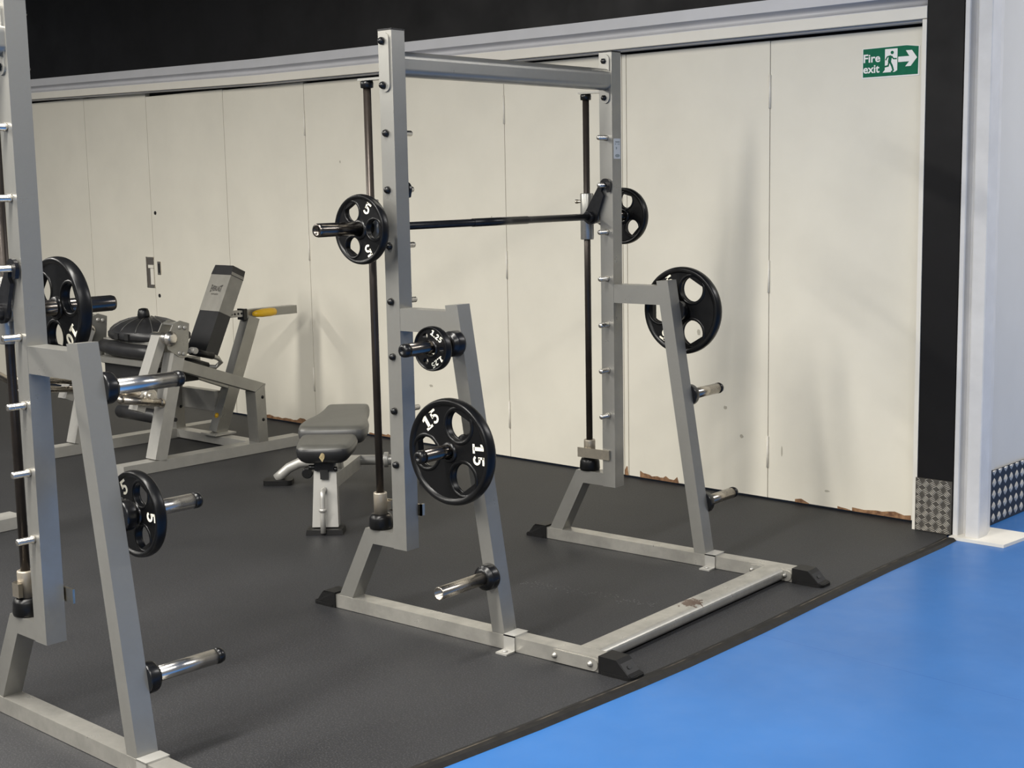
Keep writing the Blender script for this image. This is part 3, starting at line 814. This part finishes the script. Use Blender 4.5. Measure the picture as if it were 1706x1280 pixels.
# local: x = along the bench away from the camera, y = left; z up
def pad(outline, z0, z1, r=.018, zfun=None, mats=None):
    bm = new(); rows = []
    c = (sum(p[0] for p in outline)/len(outline), sum(p[1] for p in outline)/len(outline))
    steps = [(0, z0), (0, z0)]
    h = z1-z0
    prof = [(-.045, z0), (-.024, z0+h*.12), (-.006, z0+h*.34), (0, z0+h*.62), (-.005, z0+h*.80), (-.014, z0+h*.93), (-.028, z1-h*.01), (-.06, z1)]
    for ins, z in prof:
        row = []
        for x, y in outline:
            d = math.hypot(x-c[0], y-c[1]); kx = (d+ins)/d
            q = (c[0]+(x-c[0])*kx, c[1]+(y-c[1])*kx)
            row.append(bm.verts.new((q[0], q[1], z + (zfun(q[0]) if zfun else 0))))
        rows.append(row)
    n = len(outline)
    for ri, (a, b) in enumerate(zip(rows, rows[1:])):
        for i in range(n):
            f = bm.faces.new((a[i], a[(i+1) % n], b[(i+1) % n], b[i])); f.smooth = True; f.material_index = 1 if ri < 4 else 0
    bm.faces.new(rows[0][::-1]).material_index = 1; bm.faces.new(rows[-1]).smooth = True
    return bm
def smooth_outline(pts, it=2):
    for _ in range(it):
        out = []
        for i in range(len(pts)):
            a, b = pts[i], pts[(i+1) % len(pts)]
            out += [(a[0]*.75+b[0]*.25, a[1]*.75+b[1]*.25), (a[0]*.25+b[0]*.75, a[1]*.25+b[1]*.75)]
        pts = out
    return pts
seat_o = smooth_outline([(-.05, -.10), (-.05, .10), (.0, .135), (.2, .145), (.225, .12), (.225, -.12), (.2, -.145), (.0, -.135)])
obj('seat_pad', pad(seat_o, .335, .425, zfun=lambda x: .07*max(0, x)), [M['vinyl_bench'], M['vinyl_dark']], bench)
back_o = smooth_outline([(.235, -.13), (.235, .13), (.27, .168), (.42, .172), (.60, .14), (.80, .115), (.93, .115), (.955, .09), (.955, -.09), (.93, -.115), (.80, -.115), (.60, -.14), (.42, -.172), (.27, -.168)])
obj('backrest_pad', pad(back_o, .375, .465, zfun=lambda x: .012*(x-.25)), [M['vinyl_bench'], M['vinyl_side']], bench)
bm = new()
for q in range(9):
    a = 2*PI*q/9
prism(bm, [(-.026 + .014*math.cos(a)*random.uniform(.3, 1.1), .372 + .024*math.sin(a)*random.uniform(.6, 1.1)) for a in [2*PI*i/11 for i in range(11)]], lambda a, b, t: (t, a + .022, b), -.0545, -.040)
tf = obj('torn_patch', bm, M['foam'], bench); tf['label'] = 'torn patch showing yellowish foam'
bm = new()      # front leg: tapered plate, wide at the foot
hexa(bm, [(-.012, -.062, .03), (-.012, .062, .03), (.045, .062, .03), (.045, -.062, .03)], [(.045, -.052, .33), (.045, .052, .33), (.105, .052, .33), (.105, -.052, .33)], .004)
obj('front_leg', bm, M['pale_paint'], bench)
bm = new(); hexa(bm, [(-.05, -.088, .001), (-.05, .088, .001), (.06, .088, .001), (.06, -.088, .001)], [(-.046, -.084, .024), (-.046, .084, .024), (.056, .084, .024), (.056, -.084, .024)], .005)
obj('front_foot', bm, M['foot'], bench)
bm = new(); sweep(bm, [(.02, .004, .205), (-.02, .004, .206), (-.038, .004, .198), (-.044, .004, .175), (-.050, .004, .09), (-.058, .004, .012)], .0125, 14)
lathe(bm, (-.0485, .004, .112), (0, 0, 1), [(.0125, 0), (.018, .002), (.018, .014), (.0125, .016)], 16, False, False)
obj('pull_handle', bm, M['pale_paint'], bench)
bm = new(); box(bm, .015, .065, -.045, .045, .295, .345, .004); cyl(bm, (.03, .045, .31), (.03, .075, .31), .012, 12, .002); cyl(bm, (.03, -.06, .30), (.03, -.045, .30), .012, 12, .002)
obj('seat_bracket', bm, M['plastic'], bench)
bm = new(); box(bm, .012, .03, -.018, .02, .255, .30, .002)
obj('latch', bm, M['key'], bench)
bm = new(); bar(bm, (.06, 0, .22), (1.11, 0, .125), .06, .07, bev=.006); bar(bm, (.5, 0, .16), (.36, 0, .36), .05, .05, bev=.005); bar(bm, (.30, 0, .36), (.86, 0, .375), .05, .035, bev=.005)
obj('main_beam', bm, M['pale_paint'], bench)
bm = new()   # rear cross tube arched down to two feet
sweep(bm, [(1.13, .44, .03), (1.13, .41, .055), (1.13, .37, .09), (1.125, .31, .118), (1.12, .22, .128), (1.12, .08, .13), (1.12, -.08, .13), (1.12, -.22, .128), (1.125, -.31, .118), (1.13, -.37, .09), (1.13, -.41, .055), (1.13, -.44, .03)], .028, 16)
obj('rear_cross_tube', bm, M['pale_paint'], bench)
for s in (1, -1):
    bm = new(); prism(bm, rrect(1.07, 1.19, s*.43-.08, s*.43+.08, .03), lambda a, b, t: (a, b, t), .001, .028, .006)
    obj('rear_foot', bm, M['foot'], bench)
    bm = new(); cyl(bm, (1.12, s*.17-.012, .13), (1.12, s*.17+.012, .13), .042, 18, .004)
    obj('clamp', bm, M['pale_paint'] if s < 0 else M['plastic'], bench)
bm = new(); cyl(bm, (1.06, .26, .07), (1.17, .26, .07), .03, 16, .004)
obj('transport_wheel', bm, M['plastic'], bench)

# ------------------------------------------------------------------ seated leg machine by the wall
lg = thing('leg_curl_machine', 'silver leg machine with a tall two-tone padded backrest, standing against the white doors', 'exercise machine', (-4.57, .996, 0), -.055)
XR = .44; TB = .10
for s in (1, -1):
    x = s*XR
    bm = new(); box(bm, x-TB/2, x+TB/2, .02, 1.32, .002, .066, .005); obj('base_rail', bm, M['pale_paint'], lg)
    bm = new(); bar(bm, (x, .269, .064), (x, .432, .67), TB, .078, up=(0, 1, 0), bev=.005); obj('front_post', bm, M['pale_paint'], lg)
    # sloping rail and rear post
    bm = new(); bar(bm, (x, .43, .609), (x, 1.035, .394), TB*.95, .066, bev=.005); obj('sloping_rail', bm, M['silver'], lg)
    bm = new(); hexa(bm, [(x-TB/2, .975, .066), (x+TB/2, .975, .066), (x+TB/2, 1.046, .066), (x-TB/2, 1.046, .066)],
                     [(x-TB/2, .962, .38), (x+TB/2, .962, .38), (x+TB/2, 1.036, .424), (x-TB/2, 1.036, .424)], .004)
    rp = obj('rear_post', bm, M['silver'], lg)
    for z in (.345, .205):
        bm = new(); lathe(bm, (x+TB/2, 1.016, z), (1, 0, 0), [(.011, 0), (.009, .003), (0, .003)], 14); obj('bolt_hole', bm, M['plastic'], rp)
    # pivot bracket plate with bolts and big axle end
    bm = new()
    pl = [(.345, .765), (.392, .848), (.441, .866), (.502, .846), (.488, .70), (.469, .648), (.425, .655), (.353, .704)]
    prism(bm, pl, lambda a, b, t, x=x: (x + t, a, b), .051, .060, .002)
    br = obj('pivot_bracket', bm, M['silver'], lg)
    bm = new(); prism(bm, pl, lambda a, b, t, x=x: (x + t, a, b), -.060, -.051, .002); box(bm, x-.051, x+.051, .40, .49, .842, .852, .002)
    obj('bracket_back', bm, M['silver'], br)
    for yy, z in ((.435, .828), (.468, .822), (.425, .678), (.452, .672)):
        bm = new(); lathe(bm, (x+.060, yy, z), (1, 0, 0), [(.013, 0), (.013, .005), (.008, .009), (0, .009)], 8); obj('bolt', bm, M['pale_paint'], br)
    # swinging arm hung from the axle, ending in a roller end and a chrome handle
    xi = .408 if s > 0 else -.372
    bm = new(); cyl(bm, (x-.10, .362, .768), (x+.066, .362, .768), .033, 24, .004)
    lathe(bm, (x+.066, .362, .768), (1, 0, 0), [(.044, 0), (.044, .010), (.034, .014), (.034, .024), (.022, .028), (0, .028)], 24)
    obj('axle', bm, M['chrome'], lg)
    bm = new(); bar(bm, (xi, .355, .775), (xi, .175, .36), .088, .055, up=(0, 1, 0), bev=.005)
    arm = obj('swing_arm', bm, M['pale_paint'], lg)
    bm = new(); xo = xi + .065
    cyl(bm, (xo-.05, .235, .445), (xo+.005, .235, .445), .042, 24, .004); cyl(bm, (xo+.005, .235, .445), (xo+.016, .235, .445), .02, 16, .003)
    obj('roller_end', bm, M['chrome'], arm)
    bm = new()
    if s > 0:
        cyl(bm, (xo+.0, .04, .448), (xo+.0, .30, .398), .024, 20); ball(bm, (xo, .30, .398), .027); ball(bm, (xo, .04, .448), .025)
        cyl(bm, (xo-.05, .02, .492), (xo-.05, .24, .452), .022, 20)
    else:
        cyl(bm, (xo, -.20, .53), (xo, .20, .475), .020, 20); cyl(bm, (xo, -.20, .465), (xo, .20, .425), .018, 20)
    obj('foot_lever', bm, M['chrome_worn'], arm)
# roller pad low between the arms
bm = new(); cyl(bm, (-.21, .45, .27), (.22, .45, .27), .044, 28, .014); cyl(bm, (-.25, .45, .27), (.39, .45, .27), .012, 12); obj('ankle_pad', bm, M['vinyl_dark'], lg)
bm = new(); bar(bm, (.3, .45, .27), (.36, .30, .55), .03, .03); obj('ankle_pad_arm', bm, M['silver'], lg)
# seat: rolled front edge over a grey tray, then padded thigh cushion with a knob
bm = new()
pts = [(-.31, .415, .678), (-.28, .405, .676), (-.15, .395, .67), (0, .395, .662), (.15, .40, .662), (.27, .405, .666), (.30, .41, .668)]
sweep(bm, pts, [.018, .040, .047, .045, .046, .040, .018], 20)
obj('seat_roll', bm, M['vinyl_dark'], lg)
bm = new(); box(bm, -.30, .31, .36, .70, .580, .615, .004); obj('seat_tray', bm, M['silver'], lg)
bm = new(); box(bm, -.27, .28, .40, .70, .47, .578, .03, 3); obj('under_pad', bm, M['vinyl_dark'], lg)
bm = new(); box(bm, -.31, .30, .425, .58, .615, .722, .022, 3); obj('seat_cushion', bm, M['vinyl_pale'], lg)
bm = new()   # dished upper pad with radiating seams, on a banded base
cxp, cyp = -.03, .57
lathe(bm, (cxp, cyp, .722), (0, 0, 1), [(.33, 0), (.345, .01), (.345, .036), (.332, .046), (.328, .050)], 40, True, False)
dome = [(.328, .050), (.29, .075), (.235, .098), (.16, .118), (.08, .129), (0, .132)]
lathe(bm, (cxp, cyp, .722), (0, 0, 1), dome, 40, False, False)
for v in bm.verts: v.co.y = cyp + (v.co.y-cyp)*.55
tp = obj('thigh_pad', bm, M['vinyl_dark'], lg)
bm = new()
for i in range(14):
    a = 2*PI*(i+.3)/14
    sweep(bm, [(cxp + r*math.cos(a), cyp + r*math.sin(a)*.55, .722 + z + .001) for r, z in dome[:-1]], .0035, 6)
obj('seam', bm, M['vinyl_side'], tp)
bm = new(); lathe(bm, (cxp, cyp-.03, .84), (0, 0, 1), [(.030, 0), (.038, .022), (.033, .050), (.027, .064), (.012, .068), (0, .068)], 18); obj('pad_knob', bm, M['plastic'], tp)
for xx in (-.055, .055):
    bm = new(); box(bm, cxp+xx-.02, cxp+xx+.02, cyp-.196, cyp-.18, .728, .764, .003); obj('buckle', bm, M['key'], tp)
# backrest, reclined, lower half black, upper half grey with a black cap
by0, bz0, by1, bz1 = .850, .615, 1.100, 1.140
dv = Vector((0, by1-by0, bz1-bz0)); Lb = dv.length; dv.normalize(); nv = Vector((0, -dv.z, dv.y))
def bk(x, a, t): 
    p = Vector((x, by0, bz0)) + dv*a - nv*t
    return (p.x, p.y, p.z)
bxl, bxr = -.055, .150
def section(a0, a1, m, name, parent, top=False, grow=0):
    bm = new()
    hexa(bm, [bk(bxl-grow, a0, 0-grow), bk(bxr+grow, a0, 0-grow), bk(bxr+grow, a0, .095+grow), bk(bxl-grow, a0, .095+grow)],
         [bk(bxl-grow + (.012 if top else 0), a1, 0-grow), bk(bxr+grow-(.012 if top else 0), a1, 0-grow), bk(bxr+grow-(.012 if top else 0), a1, .095+grow), bk(bxl-grow+(.012 if top else 0), a1, .095+grow)], .021, 4)
    return obj(name, bm, m, parent)
back = section(0, Lb*.53, M['vinyl_dark'], 'backrest', lg)
back['label'] = 'reclined padded backrest, black below and grey above'
section(Lb*.47, Lb*.93, M['vinyl_grey'], 'grey_panel', back, grow=.002)
section(Lb*.89, Lb, M['vinyl_dark'], 'top_cap', back, True, grow=.003)
# worn logo lettering on the grey panel, taller towards both ends
polys, xa, xb = font_mesh('EVERLAST', 1.0, .03)
bm = new(); cx = (bxl+bxr)/2
def lp(a, b, lift=.0032):
    u = (a-xa)/(xb-xa)*2-1
    hgt = .030 + .022*u*u
    return bk(cx + u*.058, Lb*.73 + (b/.72-.5)*hgt, -lift)
for p in polys: bm.faces.new([bm.verts.new(lp(a, b)) for a, b in p])
polys2, xc, xd = font_mesh('FITNESS', 1.0, .02)
for p in polys2: bm.faces.new([bm.verts.new(bk(cx + ((a-xc)/(xd-xc)*2-1)*.035, Lb*.655 + b*.012, -.0032)) for a, b in p])
obj('logo_print', bm, M['print'], back)
# column with the sliding adjuster tube behind the backrest
bm = new(); bar(bm, (0, 1.02, .07), (.05, 1.285, .80), .078, .088, up=(0, 1, 0), bev=.005); cm = obj('column', bm, M['silver'], lg)
bm = new(); lathe(bm, (.008, 1.055, .17), (0, -1, .35), [(.018, .036), (.016, .05), (0, .05)], 8); obj('paint_mark', bm, M['yellow'], cm)
bm = new(); box(bm, -.07, .09, .94, 1.10, .066, .076, .002); obj('foot_plate', bm, M['pale_paint'], cm)
bm = new(); box(bm, .02, .08, 1.225, 1.64, .795, .848, .004); ht = obj('holder_tube', bm, M['silver'], lg)
bm = new(); box(bm, .016, .084, 1.205, 1.232, .785, .856, .003); obj('tube_collar', bm, M['plastic'], ht)
bm = new(); box(bm, .027, .073, .985, 1.24, .806, .847, .003); at = obj('adjuster_tube', bm, M['pale_paint'], lg)
for i in range(7):
    bm = new(); lathe(bm, (.073, 1.04 + i*.026, .827), (1, 0, 0), [(.0075, 0), (.0065, .002), (0, .002)], 12); obj('adjuster_hole', bm, M['key'], at)
bm = new(); sweep(bm, [(.10, 1.265, .82), (.105, 1.29, .821), (.107, 1.33, .822), (.107, 1.40, .823), (.103, 1.435, .823), (.10, 1.448, .823)], [.012, .022, .027, .028, .024, .008], 16); kn = obj('pop_pin_knob', bm, M['yellow'], lg)
bm = new(); cyl(bm, (.08, 1.30, .82), (.11, 1.30, .82), .012, 12); obj('pin', bm, M['chrome'], kn)
# cross tubes
bm = new(); box(bm, -XR+TB/2, XR-TB/2, .975, 1.06, .008, .060, .004); obj('cross_tube', bm, M['pale_paint'], lg)
bm = new(); box(bm, -XR+TB/2, -.03, 1.03, 1.08, .205, .335, .004); obj('rear_beam', bm, M['pale_paint'], lg)
bm = new(); bar(bm, (.02, .62, .555), (.02, 1.10, .37), .07, .04); obj('seat_support', bm, M['silver'], lg)
# hand grips beside the seat
bm = new(); sweep(bm, [(.46, .47, .685), (.46, .56, .668), (.46, .66, .640), (.46, .72, .615), (.455, .745, .588), (.44, .715, .560), (.42, .62, .575), (.40, .50, .615)], .014, 12); gp = obj('hand_grip', bm, M['silver'], lg)
bm = new(); sweep(bm, [(.46, .53, .674), (.46, .685, .632)], .021, 14); obj('grip_sleeve', bm, M['rubber'], gp)
bm = new(); sweep(bm, [(.405, .48, .622), (.42, .56, .60), (.43, .665, .572)], [.03, .03, .022], 14); obj('arm_pad', bm, M['rubber'], gp)
bm = new(); cyl(bm, (.44, .545, .678), (.492, .545, .678), .02, 14, .004); obj('grip_knob', bm, M['pale_paint'], gp)

# ------------------------------------------------------------------ part of another machine at the left edge
om = thing('gym_machine', 'floor tube and chrome bar of a machine behind the rack at left edge', 'exercise machine', (-3.56, -.8, 0), 0.0)
bm = new(); box(bm, -.07, .07, -1.2, .80, .002, .060, .004); ob = obj('base_tube', bm, M['pale_paint'], om)
bm = new(); bar(bm, (0, .33, .06), (0, .33, 1.08), .07, .07, up=(0, 1, 0)); obj('post', bm, M['silver'], om)
bm = new(); cyl(bm, (0, .34, 1.02), (0, .875, .672), .017, 18, .003); obj('chrome_bar', bm, M['chrome_worn'], om)

# ------------------------------------------------------------------ light: rows of ceiling panels (out of frame), dim ambient bounce
def panel(x, y, e, sx=1.5, sy=.5, col=(1.0, .965, .90)):
    li = bpy.data.lights.new('ceiling_panel_light', 'AREA'); li.shape = 'RECTANGLE'; li.size = sx; li.size_y = sy; li.energy = e; li.color = col
    o = bpy.data.objects.new('ceiling_panel_light', li); COL.objects.link(o); o.location = (x, y, 3.6)
    o['kind'] = 'structure'
for x, e in ((-7.6, 255), (-4.35, 330), (-.72, 335), (2.6, 215)):      # long rows running towards the wall
    panel(x, -4.2, e, .35, 6.4)
panel(2.6, 4.4, 145, .35, 4.4, (1.0, .97, .93))                          # unseen row, added to brighten the passage wall beyond the column
w = bpy.data.worlds.new('world'); SC.world = w; w.use_nodes = True
w.node_tree.nodes['Background'].inputs['Color'].default_value = (.90, .94, 1.0, 1)
w.node_tree.nodes['Background'].inputs['Strength'].default_value = .14

# ------------------------------------------------------------------ camera (solved from the photograph)
F_PX, PITCH, ROLL, YAW = 2362.67249, -.14035, -.01907, .69014
cyw, syw = math.cos(YAW), math.sin(YAW)
fwd0 = Vector((-syw, cyw, 0)); right = Vector((cyw, syw, 0)); up0 = Vector((0, 0, 1))
fwd = fwd0*math.cos(PITCH) + up0*math.sin(PITCH); upv = -fwd0*math.sin(PITCH) + up0*math.cos(PITCH)
r2 = right*math.cos(ROLL) + upv*math.sin(ROLL); u2 = -right*math.sin(ROLL) + upv*math.cos(ROLL)
cam = bpy.data.cameras.new('camera'); co = bpy.data.objects.new('camera', cam); COL.objects.link(co)
mw = Matrix((( r2.x, u2.x, -fwd.x, 2.66378), (r2.y, u2.y, -fwd.y, -3.70274), (r2.z, u2.z, -fwd.z, 1.61788), (0, 0, 0, 1)))
co.matrix_world = mw
cam.sensor_width = 36; cam.sensor_fit = 'HORIZONTAL'; cam.lens = F_PX*36/1706; cam.clip_start = .05; cam.clip_end = 100
SC.camera = co
SC.view_settings.view_transform = 'Standard'; SC.view_settings.look = 'None'; SC.view_settings.gamma = 1; SC.view_settings.exposure = 0.5
SC.view_settings.use_curve_mapping = False
